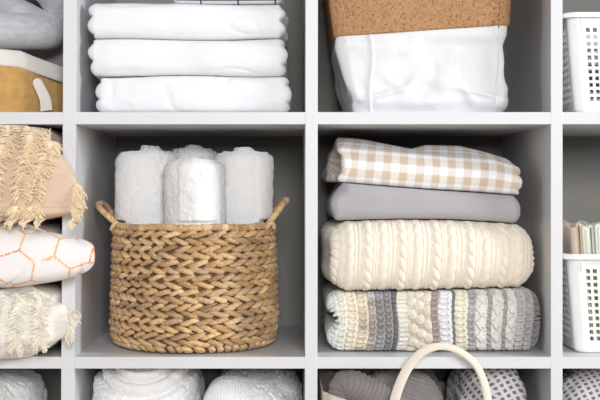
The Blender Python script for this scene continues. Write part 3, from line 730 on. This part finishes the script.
# ================================================================== BLANKET STACK in the centre right compartment
Yb0 = .030
I1f = pw([X(320, .03), X(360, .03), X(430, .03), X(500, .03), X(545, .03)], [Z(293, .04), Z(292, .04), Z(291.5, .04), Z(289, .04), Z(288, .04)])
I2f = pw([X(320, .03), X(345, .03), X(400, .03), X(450, .03), X(500, .03), X(540, .03)], [Z(222, .04), Z(220.5, .04), Z(219, .04), Z(219.5, .04), Z(222, .04), Z(226, .04)])
I3f = pw([X(320, .03), X(338, .03), X(380, .03), X(430, .03), X(480, .03), X(525, .03)], [Z(181, .04), Z(182, .04), Z(185.5, .04), Z(189.5, .04), Z(192.5, .04), Z(196, .04)])
I1 = lambda x, y: I1f(x)+y*0; I2 = lambda x, y: I2f(x)+y*0; I3 = lambda x, y: I3f(x)+y*0
def I4(x, y):
    front = pw([X(320), X(345), X(400), X(450), X(500), X(525)], [Z(143, .06), Z(147, .06), Z(152, .06), Z(156, .06), Z(159, .06), Z(166, .06)])(x)
    back = pw([X(320), X(338), X(365), X(400), X(422), X(438), X(475), X(498), X(530)], [Z(138, .16), Z(137, .16), Z(139, .16), Z(145, .16), Z(149, .16), Z(145, .16), Z(146, .16), Z(151, .16), Z(160, .16)])(x)
    return front+(back-front)*sstep(.05, .15, y)

# --- crochet blanket ---------------------------------------------------------
PXM = 1/677.0
bands = [  # px start, px end, kind, colours (albedo)
    (326, 337, 'post', (.84, .83, .78), (.80, .79, .75)), (337, 346, 'post', (.83, .82, .77), (.80, .76, .66)), (346, 357, 'post', (.82, .76, .62), (.78, .70, .54)),
    (357, 368, 'post', (.80, .71, .54), (.62, .53, .44)), (368, 376, 'post', (.50, .43, .38), (.60, .57, .56)), (376, 385, 'post', (.48, .48, .50), (.38, .35, .35)), (385, 393, 'post', (.42, .37, .36), (.30, .30, .32)),
    (393, 398, 'line', (.20, .21, .23), (.24, .24, .26)), (398, 408, 'vee', (.80, .77, .69), (.76, .72, .62)), (408, 432, 'bobble', (.72, .65, .54), (.76, .70, .60)), (432, 440, 'post', (.43, .36, .33), (.36, .31, .30)),
    (440, 453, 'post', (.80, .79, .80), (.76, .75, .77)), (453, 456, 'line', (.20, .20, .22), (.26, .26, .28)), (456, 469, 'post', (.80, .76, .62), (.76, .71, .57)), (469, 477, 'post', (.40, .40, .40), (.52, .51, .49)),
    (477, 488, 'shell', (.80, .79, .74), (.76, .74, .69)), (488, 492.5, 'post', (.42, .40, .38), (.50, .48, .46)), (492.5, 503.5, 'shell', (.78, .77, .72), (.72, .70, .65)), (503.5, 507.5, 'post', (.44, .42, .41), (.40, .39, .38)),
    (507.5, 516.5, 'shell', (.76, .75, .70), (.70, .68, .63)), (516.5, 525.5, 'post', (.46, .44, .43), (.54, .52, .50)), (525.5, 534, 'post', (.44, .43, .42), (.38, .36, .35)), (534, 550, 'post', (.27, .255, .25), (.22, .21, .205))]
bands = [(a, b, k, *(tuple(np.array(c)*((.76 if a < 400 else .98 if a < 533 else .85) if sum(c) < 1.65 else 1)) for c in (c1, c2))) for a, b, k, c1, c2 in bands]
CX0 = X(327, .03)
def ell(x, y, cx, cy, a, b, th):
    c, s = math.cos(th), math.sin(th); dx, dy = x-cx, y-cy
    return np.sqrt(np.clip(1-((dx*c+dy*s)/a)**2-((-dx*s+dy*c)/b)**2, 0, 1))
def crochet_hc(U, V):
    """height (m) and colour on the unrolled blanket; all lengths in photo-pixel sized units (1.48 mm)"""
    x = U/PXM+327+.9*fbm(U*30, V*30, 0, 2, 31)+1.2*np.sin(V*60+U*20); y = V/PXM+.8*fbm(U*30, V*30, 5, 2, 37); H = np.zeros(U.shape); Cc = np.zeros(U.shape+(3,)); G = np.zeros(U.shape)
    for (a, b, kind, c1, c2) in bands:
        m = (x >= a) & (x < b); 
        if not m.any(): continue
        w = b-a; xx = x[m]-a; yy = y[m]; hgt = np.zeros(xx.shape)
        rowid = 0
        if kind == 'post':
            p = 6.5; off = (a*1.37) % p
            for k in (-1, 0, 1):
                f = (yy+off+xx*.30) % p; f = f+k*p
                hgt = np.maximum(hgt, 1.9*ell(xx, f, w*.33, p*.5, w*.36, p*.27, .35))
                hgt = np.maximum(hgt, 2.0*ell(xx, f, w*.76, p*.72, w*.28, p*.26, -.75))
                hgt = np.maximum(hgt, 1.6*ell(xx, f, w*.80, p*.22, w*.24, p*.20, .6))
            rowid = np.floor((yy+off)/p)
        elif kind == 'vee':
            p = 5.0
            for k in (-1, 0, 1):
                f = yy % p+k*p
                for cx in (w*.27, w*.75):
                    hgt = np.maximum(hgt, 1.5*ell(xx, f, cx-w*.10, p*.5, w*.2, p*.30, .65)); hgt = np.maximum(hgt, 1.5*ell(xx, f, cx+w*.11, p*.5, w*.2, p*.30, -.65))
        elif kind == 'line':
            p = 5.6
            for k in (-1, 0, 1): hgt = np.maximum(hgt, .8*ell(xx, yy % p+k*p, w*.5, p*.5, w*.55, p*.42, .5))
        elif kind == 'bobble':
            for ci, cx in enumerate((w*.20, w*.52, w*.84)):
                p = 14.5; f0_ = (yy+ci*5.0+2) % p
                for k in (-1, 0, 1):
                    f = f0_+k*p; g = ell(xx, f, cx, p*.5, w*.21, 5.4, 0)
                    g = g*(1+.16*np.cos(np.arctan2(f-p*.5, xx-cx)*9))
                    hgt = np.maximum(hgt, 3.1*g)
                    hgt = np.maximum(hgt, .6*ell(xx, f, cx, 0, w*.08, 1.6, 0))
            hgt += .25*np.sin(xx*2.6)*np.sin(yy*2.4)*(hgt > .3)
        elif kind == 'shell':
            p = 14.0; f0_ = (yy+a*.9) % p
            for k in (-1, 0, 1):
                f = f0_+k*p
                for th in (-1.0, -.55, -.1, .35, .8):
                    L = w*.50; cxx = w*.16+math.cos(th)*L*.85; cyy = p*.5+math.sin(th)*L*.85
                    hgt = np.maximum(hgt, 2.2*ell(xx, f, cxx, cyy, L*.75, 1.55, th))
                hgt = np.maximum(hgt, 2.0*ell(xx, f, w*.16, p*.5, 1.9, 1.9, 0))
                hgt = np.maximum(hgt, 1.0*ell(xx, f, w*.85, 0, 2.0, 2.2, 0))
        H[m] = hgt
        t = sstep(-.35, .35, noise3(xx*.10+a, yy*.12, 0, int(a)))[:, None]
        base = np.array(c1)*(1-t)+np.array(c2)*t
        sh = 1+.10*noise3(xx*.9+a, yy*.9, 2, 7)
        Cc[m] = base*sh[:, None]
    return H*.0011+.0042*sstep(.10, .75, H), np.clip(Cc, 0, 1)
cache = {}
def cr_h(U, V, P): cache['c'] = crochet_hc(U, V); return cache['c'][0]-.0058
def cr_c(U, V, P): return cache['c'][1]
def cr_def(P, Zn):
    # left end: the layers part, leaving a notch
    x = P[..., 0]; wl = sstep(CX0+.03, CX0, x)
    P[..., 0] += wl*.011*np.exp(-((Zn-.02)/.28)**2)*np.clip(1.2-sstep(.05, .2, P[..., 1]), 0, 1)
    return P
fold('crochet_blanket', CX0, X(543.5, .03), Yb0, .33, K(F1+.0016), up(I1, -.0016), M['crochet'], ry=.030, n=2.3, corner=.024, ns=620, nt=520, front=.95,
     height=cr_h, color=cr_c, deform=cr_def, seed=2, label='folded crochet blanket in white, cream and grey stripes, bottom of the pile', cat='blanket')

# --- cable knit blanket ------------------------------------------------------
def strand(x, y, p, amp, r, dirn=1):
    ph = 2*PI*y/p; h = np.zeros(x.shape)
    for k in (0, PI):
        c = amp*np.sin(ph+k)*dirn; z = np.cos(ph+k)
        d = np.clip(1-((x-c)/r)**2, 0, 1); h = np.maximum(h, np.where(d > 0, np.sqrt(d)*(1.0)+.55*z*(d > 0), 0))
    return h
def knit_h(U, V, P):
    x0 = U/PXM+.8*np.sin(V*50); y = V/PXM; T = 34.2
    x = (x0+6) % T; h = np.zeros(U.shape)
    for k in range(-1, 3):
        f = (y+1.5*np.sin(x0*.03)) % 12.6+(k-1)*12.6
        h = np.maximum(h, 3.0*ell(x, f, 7.4, 6.3, 8.6, 3.4, PI/2+.32))
        f = (y+5+np.floor(x0/T)*2) % 14.0+(k-1)*14.0
        h = np.maximum(h, 2.1*ell(x, f, 22.8, 7, 9.6, 3.9, PI/2-.20))
    for cx in (13.2, 15.6): h = np.maximum(h, .9*np.sqrt(np.clip(1-((x-cx)/1.25)**2, 0, 1)))
    for cx in (28.6, 33.0): h = np.maximum(h, .8*np.sqrt(np.clip(1-((x-cx)/1.4)**2, 0, 1)))
    # ladder of purl bumps
    lad = ((np.abs(x-1.6) < 1.2) | (np.abs(x-18.4) < 1.1))
    h = np.maximum(h, np.where(lad, .38*np.abs(np.sin(PI*y/1.9)), 0))
    h = h+.22*np.abs(np.sin(PI*y/1.8+np.abs(((x*1.0) % 2.2)-1.1)*1.5))
    return h*.0012-.001+.0022*fbm(U*9, V*9, 0, 2, 4)
def knit_c(U, V, P):
    c = np.empty(U.shape+(3,)); c[:] = (.87, .79, .665); return c*(1+.03*fbm(U*200, V*200, 0, 2, 2))[..., None]
KX0, KX1 = X(332.5, .03), X(536.5, .03)
def knit_def(P, Zn):
    wl = sstep(KX0+.05, KX0, P[..., 0]); P[..., 0] -= wl*.010*sstep(.06, .16, P[..., 1])
    P[..., 1] += .010*np.clip(np.abs((P[..., 0]-(KX0+KX1)/2)/((KX1-KX0)/2)), 0, 1)**6*sstep(.12, .02, P[..., 1])
    return P
fold('cable_knit_blanket', KX0, KX1, Yb0-.004, .33, up(I1, .0008), up(I2, -.0012), M['knit'], ry=.042, n=2.25, corner=.028, ns=560, nt=520, front=.95,
     height=knit_h, color=knit_c, deform=knit_def, seed=2, label='folded cream cable knit blanket lying on the crochet blanket', cat='blanket')
# loose fold of the knit blanket peeking out behind its left end
# --- grey sheet ---------------------------------------------------------------
GX0, GX1 = X(331, .03), X(523, .03)
def grey_def(P, Zn):
    x = P[..., 0]; wl = sstep(GX0+.030, GX0, x)
    P[..., 0] += wl*(.012*sstep(-.2, .9, Zn))               # upper layers pulled back at the left end
    P[..., 1] += .012*wl*sstep(.0, .9, Zn)
    return P
fold('folded_sheet', GX0, GX1, .036, .32, up(I2, .0004), up(I3, -.0003), M['grey_cotton'], ry=.020, n=3.0, corner=.012, ns=150, nt=170, lobes=(1.0, .004), wr=(.0012, 9), deform=grey_def, seed=6,
     label='plain grey folded sheet between the gingham cloth and the cable knit blanket', cat='folded sheet')
# --- gingham ------------------------------------------------------------------
HX0, HX1 = X(340, .03), X(524.5, .03)
def ging_c(U, V, P):
    p = .0241; U = U-.10*V+.0015*fbm(U*20, V*20, 0, 2, 2); a = ((U+.012) % p) < p/2; b = ((V+.004) % p) < p/2*1.0
    W_ = np.array([.86, .86, .90]); B_ = np.array([.60, .49, .37])
    tw = ((U+V) % .0030) < .0015
    mixc = np.where(tw[..., None], W_*.97, B_*1.08)
    c = np.where((a & b)[..., None], B_, np.where((a ^ b)[..., None], mixc, W_)); return c
def ging_def(P, Zn):
    wl = sstep(HX0+.03, HX0, P[..., 0])
    P[..., 0] += wl*(.004*np.cos(Zn*3.2))-sstep(HX0+.06, HX0, P[..., 0])*.018*sstep(.09, .14, P[..., 1])*sstep(.7, .1, Zn)
    P[..., 1] += .012*sstep(0, .9, Zn)*sstep(.12, .03, P[..., 1])
    return P
fold('gingham_cloth', HX0, HX1, .040, .31, up(I3, .0006), I4, M['gingham'], ry=.018, n=2.8, corner=.008, ns=520, nt=420, front=.92, lobes=(2.0, .005), wr=(.0016, 10), color=ging_c, deform=ging_def, seed=8,
     label='folded beige and white gingham cloth, topmost in the blanket pile', cat='folded cloth')

# ================================================================== BOTTOM ROW
def blob(name, c, r, m, ex=(2.6, 2.6), nu=160, nv=110, disp=None, color=None, label=None, cat=None, group=None, zmin=None, parent=None, xlim=None, zmax=None):
    sg = lambda a, e: np.sign(a)*np.abs(a)**e
    a = np.linspace(0, 2*PI, nu, endpoint=False); b_ = np.linspace(-PI/2, PI/2, nv)
    A, B = np.meshgrid(a, b_, indexing='ij'); e1, e2 = 2/ex[0], 2/ex[1]
    P = np.stack([c[0]+r[0]*sg(np.cos(B), e2)*sg(np.cos(A), e1), c[1]+r[1]*sg(np.cos(B), e2)*sg(np.sin(A), e1), c[2]+r[2]*sg(np.sin(B), e2)], -1)
    if disp is not None:
        d = P-np.array(c); n_ = d/np.array(r)**2; n_ /= np.maximum(np.linalg.norm(n_, axis=-1, keepdims=True), 1e-9)
        P = P+n_*disp(P)[..., None]
    if zmin is not None: P[..., 2] = np.maximum(P[..., 2], zmin)
    if zmax is not None: P[..., 2] = np.minimum(P[..., 2], zmax)
    P[..., 1] = np.minimum(P[..., 1], DEP-.002)
    if xlim: P[..., 0] = np.clip(P[..., 0], xlim[0], xlim[1])
    col = color(P).reshape(-1, 3) if color else None
    o = link_mesh(name, P.reshape(-1, 3), grid_faces(nu, nv, True, False), m, parent, col)
    return tag(o, label, cat, group)
TB = dict(wr=(.003, 10), corner=.03, ry=.035, n=2.2, ns=110, nt=120)
def pxz(py, Y): return Z(py, Y)
# compartment 1 (left edge): white rolled towels
zz1 = F2+.09
fold('folded_towel', X(-140), X(52), .03, .33, K(F2+.0005), K(zz1), M['terry'], label='white folded towel low in the lower left compartment under the bundled towel', cat='towel', **TB)
tf = lambda P, s: .0016*fbm(P[..., 0]*160, P[..., 1]*160, P[..., 2]*160, 2, s)
def dl_(P):
    x, y, z = P[..., 0], P[..., 1], P[..., 2]
    q = (z-zz1)/.22
    return tf(P, 3)+.006*fbm(x*14, y*14, z*14, 2, 5)+.006*np.exp(-(((x-X(18, .06))*.8+(z-Z(392, .06))*1.0)/.006)**2)-.008*np.exp(-(((x-X(10, .06))*.6+(z-Z(384, .06)))/.005)**2)
blob('bundled_towel', (X(-46, .05), .135, zz1+.116), (X(31, .04)-X(-46, .05)+.001, .130, .120), M['terry'], (3.0, 2.5), 260, 200, dl_, label='white terry towel bundle at the lower left corner of the photo', cat='towel', zmin=zz1+.0006)
# compartment 2: two bundled towels
zz2 = F2+.09
fold('folded_towel', X(84), X(297), .02, .33, K(F2+.0005), K(zz2), M['terry'], label='white folded towel under the two bundled towels in the lower compartment', cat='towel', **TB)
cx_a = X(144, .08)
def da(P):
    x, y, z = P[..., 0], P[..., 1], P[..., 2]
    # swags hanging between the shoulders of the bundle
    rr = np.hypot((x-cx_a)*.80, z-Z(351, .06))
    sw = 0
    for R, wd, am in ((.030, .006, .007), (.045, .008, .0075), (.066, .010, .006)):
        sw = sw-am*np.exp(-((rr-R)/(wd*.4))**2)+am*.8*np.exp(-((rr-R-wd)/wd)**2)
    return tf(P, 6)+sw*(y < .12)+.003*fbm(x*12, y*12, z*12, 2, 8)
blob('bundled_towel', (X(146, .1), .15, zz2+.122), (.0845, .125, .132), M['terry'], (3.6, 3.6), 330, 230, da, label='white fluffy towel bundle with swagged folds, below the wicker basket', cat='towel', zmin=zz2+.0006, zmax=C2-.001)
def dw(P):
    x, y, z = P[..., 0], P[..., 1], P[..., 2]
    wf = np.abs(np.sin(x*PI/.0046))*np.abs(np.sin((z+y)*PI/.0046))
    mask = sstep(X(262, .05), X(240, .05), x)
    return -.0016*wf*mask+tf(P, 9)*(1-mask)*1.4+.003*fbm(x*12, y*12, z*12, 2, 12)
wt_z = pw([X(190), X(203), X(215), X(240), X(290), X(302)], [.0, .0, .0, -.003, -.012, -.02])
def waffle(name, cx, cyy, cz, r, label, fn, seed, slope):
    o = blob(name, (cx, cyy, cz), r, M['terry'], (4.0, 3.4), 360, 240, fn, label=label, cat='towel', zmin=zz2+.0006, xlim=(X(75.2)+.002, X(305.2)-.002))
    me = o.data
    n = len(me.vertices); co = np.empty(n*3); me.vertices.foreach_get('co', co); co = co.reshape(-1, 3)
    co[:, 2] -= slope*np.clip(co[:, 0]/r[0], -1, 1)*np.clip(co[:, 2]/.1, 0, 1); me.vertices.foreach_set('co', co.ravel()); me.update()
    return o
waffle('bundled_towel', X(251, .08), .075, zz2+.112, (.0765, .060, .104), 'white waffle weave towel bundle in front, right of the swagged towel', dw, 1, .018)
def db(P):
    x, y, z = P[..., 0], P[..., 1], P[..., 2]
    return 2.2*tf(P, 14)+.008*fbm(x*16, y*16, z*16, 2, 15)
waffle('bundled_towel', X(262, .2), .228, zz2+.109, (.073, .078, .112), 'shaggy white towel behind the waffle towel in the lower compartment', db, 2, .012)

# compartment 3: tote bag with grey knits and a dotted cushion
tote = thing('tote_bag', (X(430, .1), .11, F2+.0003), 'cream cotton tote bag with an arched handle, standing below the blanket pile', 'tote bag')
tp = rrect(0, 1, 0, 1, .10, 60, 10); nz = 40
tx0, tx1 = X(319.6, 0)+.001, X(550, 0)-.001
rim_z = pw([0, .06, .16, .3, .8, 1], [Z(392, .02), Z(394, .02), Z(401, .0), Z(407, -.02), Z(415, -.02), Z(428, 0)])
P = np.empty((len(tp), nz, 3)); t_ = np.linspace(0, 1, nz)
yf_ = -.030; 
wfr = np.clip((.25-tp[:, 1])/.25, 0, 1)
for i, (a, c) in enumerate(tp):
    x = tx0+(tx1-tx0)*(.012+.976*a); y = .012+c*.29-.040*wfr[i]*math.sin(PI*min(max((a-.02)/.96, 0), 1))**.5
    zt = rim_z(a)-.01*c
    P[i, :, 0] = x; P[i, :, 1] = y; P[i, :, 2] = F2+.0006+(zt-F2-.0006)*t_
lowf = np.clip((P[..., 2]-F2)/.03, 0, 1)
P[..., 1] = np.where(P[..., 1] < .012, .012-(.012-P[..., 1])*lowf**.5, P[..., 1])
nf = .003*fbm(P[..., 0]*16, P[..., 1]*16, P[..., 2]*14, 2, 77); P[..., 1] += nf*(P[..., 1] < .1)*lowf
Fc = grid_faces(len(tp), nz, True, False).tolist(); Fc.append([i*nz for i in range(len(tp))])
o = link_mesh('bag_body', P.reshape(-1, 3), Fc, M['strap'], tote); s = o.modifiers.new('solid', 'SOLIDIFY'); s.thickness = .0016; s.offset = 0
# handle
YH = -.034
hp = [(391.5, 440), (392, 415), (394.5, 400), (400, 383), (408, 367), (419, 354), (431, 347.5), (443, 346), (456, 349.5), (468, 357), (477, 367), (483, 380), (487, 396), (489, 415), (490, 440)]
pts = [(X(a, YH), YH-.004*math.sin(PI*i/14), Z(b_, YH)) for i, (a, b_) in enumerate(hp)]
cpt = catmull(pts, 10); k = len(cpt); T = np.gradient(cpt, axis=0); T /= np.linalg.norm(T, axis=1, keepdims=True)
ang = np.linspace(0, 2*PI, 18, endpoint=False); P = np.empty((k, 18, 3))
for i in range(k):
    s_ = i/(k-1); wd = np.interp(s_, [0, .3, .5, .7, 1], [.0072, .0068, .0054, .0056, .0066]); th = .0032
    tw = np.interp(s_, [0, .35, .6, 1], [.15, .25, .55, .1])
    yv = np.array([0, -1, 0]); wv = np.cross(T[i], yv); wv /= np.linalg.norm(wv)
    e1 = wv*math.cos(tw)+yv*math.sin(tw); e2 = -wv*math.sin(tw)+yv*math.cos(tw)
    P[i] = cpt[i]+e1*(wd*np.cos(ang))[:, None]+e2*(th*np.sign(np.sin(ang))*np.abs(np.sin(ang))**.8)[:, None]
link_mesh('handle', P.reshape(-1, 3), grid_faces(k, 18, False, True).tolist()+[list(range(18)), [(k-1)*18+i for i in range(18)][::-1]], M['strap'], tote)
def ribbed(P, ax, ay, pitch, tw=0):
    s_ = P[..., 0]*ax+P[..., 2]*ay+P[..., 1]*tw; t2 = -P[..., 0]*ay+P[..., 2]*ax
    return .0024*np.abs(np.sin(s_*PI/pitch))*(.75+.25*np.abs(np.sin(t2*PI/.0035+.8*np.sin(s_*2*PI/pitch))))
gcol = lambda c: (lambda P: np.array(c)*(1+.08*fbm(P[..., 0]*200, P[..., 1]*200, P[..., 2]*200, 2, 4))[..., None])
zt0 = F2+.004
# big grey knit (back) and front fold
blob('grey_knit_blanket', (X(395, .2), .225, zt0+.156), (.088, .070, .166), M['grey_knit'], (3, 2.8), 420, 300, lambda P: ribbed(P, 1, .1, .0068)+.005*fbm(P[..., 0]*11, P[..., 1]*11, P[..., 2]*11, 2, 4)-.003, gcol((.25, .225, .215)),
     label='grey knitted blanket at the back of the tote bag under the shelf', cat='blanket', xlim=(X(322), .243), zmin=zt0, zmax=C2-.001)
blob('grey_knit_blanket', (X(403, .06), .098, zt0+.155), (.068, .046, .160), M['grey_knit'], (3.4, 3.4), 420, 300, lambda P: ribbed(P, .35, 1, .0060)+.004*fbm(P[..., 0]*14, P[..., 1]*11, P[..., 2]*11, 2, 14), gcol((.31, .285, .28)),
     label='lighter grey knitted piece seen through the tote handle', cat='blanket', xlim=(X(322), .243), zmin=zt0, zmax=C2-.001)
dp = catmull([(X(344, .03), .046, Z(428, .03)), (X(343, .03), .040, Z(404, .03)), (X(345, .03), .036, Z(388, .03)), (X(354, .02), .030, Z(388, .02)), (X(368, .02), .027, Z(395, .02)), (X(386, .01), .024, Z(407, .01)), (X(406, .01), .022, Z(424, .01))], 50)
b = MB(); ang = np.linspace(0, 2*PI, 90, endpoint=False); T = np.gradient(dp, axis=0); T /= np.linalg.norm(T, axis=1, keepdims=True)
L = np.r_[0, np.cumsum(np.linalg.norm(np.diff(dp, axis=0), axis=1))]
n_ = 300; s_ = np.linspace(0, L[-1], n_); cp = np.stack([np.interp(s_, L, dp[:, i]) for i in range(3)], 1); T = np.gradient(cp, axis=0); T /= np.linalg.norm(T, axis=1, keepdims=True)
yv = np.array([0, -1., 0]); P = np.empty((n_, 90, 3))
for i in range(n_):
    wv = np.cross(T[i], yv); wv /= np.linalg.norm(wv); y2 = np.cross(wv, T[i])
    wdt = np.interp(i/n_, [0, .4, 1], [.016, .022, .022])
    rib = 1+.0026*np.abs(np.sin(s_[i]*PI/.0062+.9*np.cos(ang*2)))/wdt+.05*np.sin(3*ang+s_[i]*40)
    P[i] = cp[i]+(wv*(wdt*np.cos(ang)*rib)[:, None]+y2*(wdt*.62*np.sin(ang)*rib)[:, None])
b.add(P.reshape(-1, 3), grid_faces(n_, 90, False, True).tolist()+[list(range(90)), [(n_-1)*90+i for i in range(90)][::-1]], np.array([.25, .22, .21]))
o = b.build('knitted_scarf', M['grey_knit']); tag(o, 'dark grey ribbed scarf fold drooping over the left of the tote rim', 'scarf')
def dots(P, sx=.0104, rot=.6):
    a = P[..., 0]*math.cos(rot)+P[..., 2]*math.sin(rot); c = -P[..., 0]*math.sin(rot)+P[..., 2]*math.cos(rot)+P[..., 1]*.6
    a = a+.0016*fbm(P[..., 0]*30, P[..., 1]*30, P[..., 2]*30, 2, 3)
    i = np.floor(a/sx); j = np.floor(c/sx)
    fa = a/sx-i-.5; fc = c/sx-j-.5; k = sstep(.37, .31, np.abs(fa)+np.abs(fc)*.0+np.maximum(0, np.abs(fc)-.0)*.0+np.hypot(fa, fc)*.25) * (np.abs(fc) < .30)
    return np.array([.76, .74, .755])*(1-k[..., None])+np.array([.20, .185, .19])*k[..., None]
blob('dotted_cushion', (X(492, .08), .135, zt0+.158), (.0600, .112, .170), M['dots'], (3.6, 3.6), 520, 380, lambda P: .007*fbm(P[..., 0]*13, P[..., 1]*10, P[..., 2]*13, 3, 7)-.004*np.exp(-(fbm(P[..., 0]*12, P[..., 1]*8, P[..., 2]*12, 2, 8)/.12)**2), dots,
     label='white cushion with grey square dots standing in the tote bag', cat='cushion', xlim=(.2462, .3675), zmin=zt0, zmax=C2-.001)
# compartment 4: dotted textile at the lower right
fold('folded_towel', X(572), X(784), .03, .33, K(F2+.0005), K(F2+.10), M['sheet'], label='white folded cloth under the dotted bundle in the lower right compartment', cat='folded cloth', **TB)
blob('dotted_bundle', (X(678, 0), .155, F2+.1+.111), (.155, .125, .113), M['dots'], (3.4, 3.0), 620, 420, lambda P: .009*fbm(P[..., 0]*13, P[..., 1]*12, P[..., 2]*20, 3, 17)-.006*np.exp(-(fbm(P[..., 0]*6, P[..., 1]*8, P[..., 2]*22, 2, 8)/.12)**2), lambda P: dots(P, .0098, .4),
     label='white cloth with grey square dots bunched up in the lower right compartment', cat='cloth bundle', zmin=F2+.1006, xlim=(X(562.6)+.001, X(794)-.001), zmax=C2-.001)
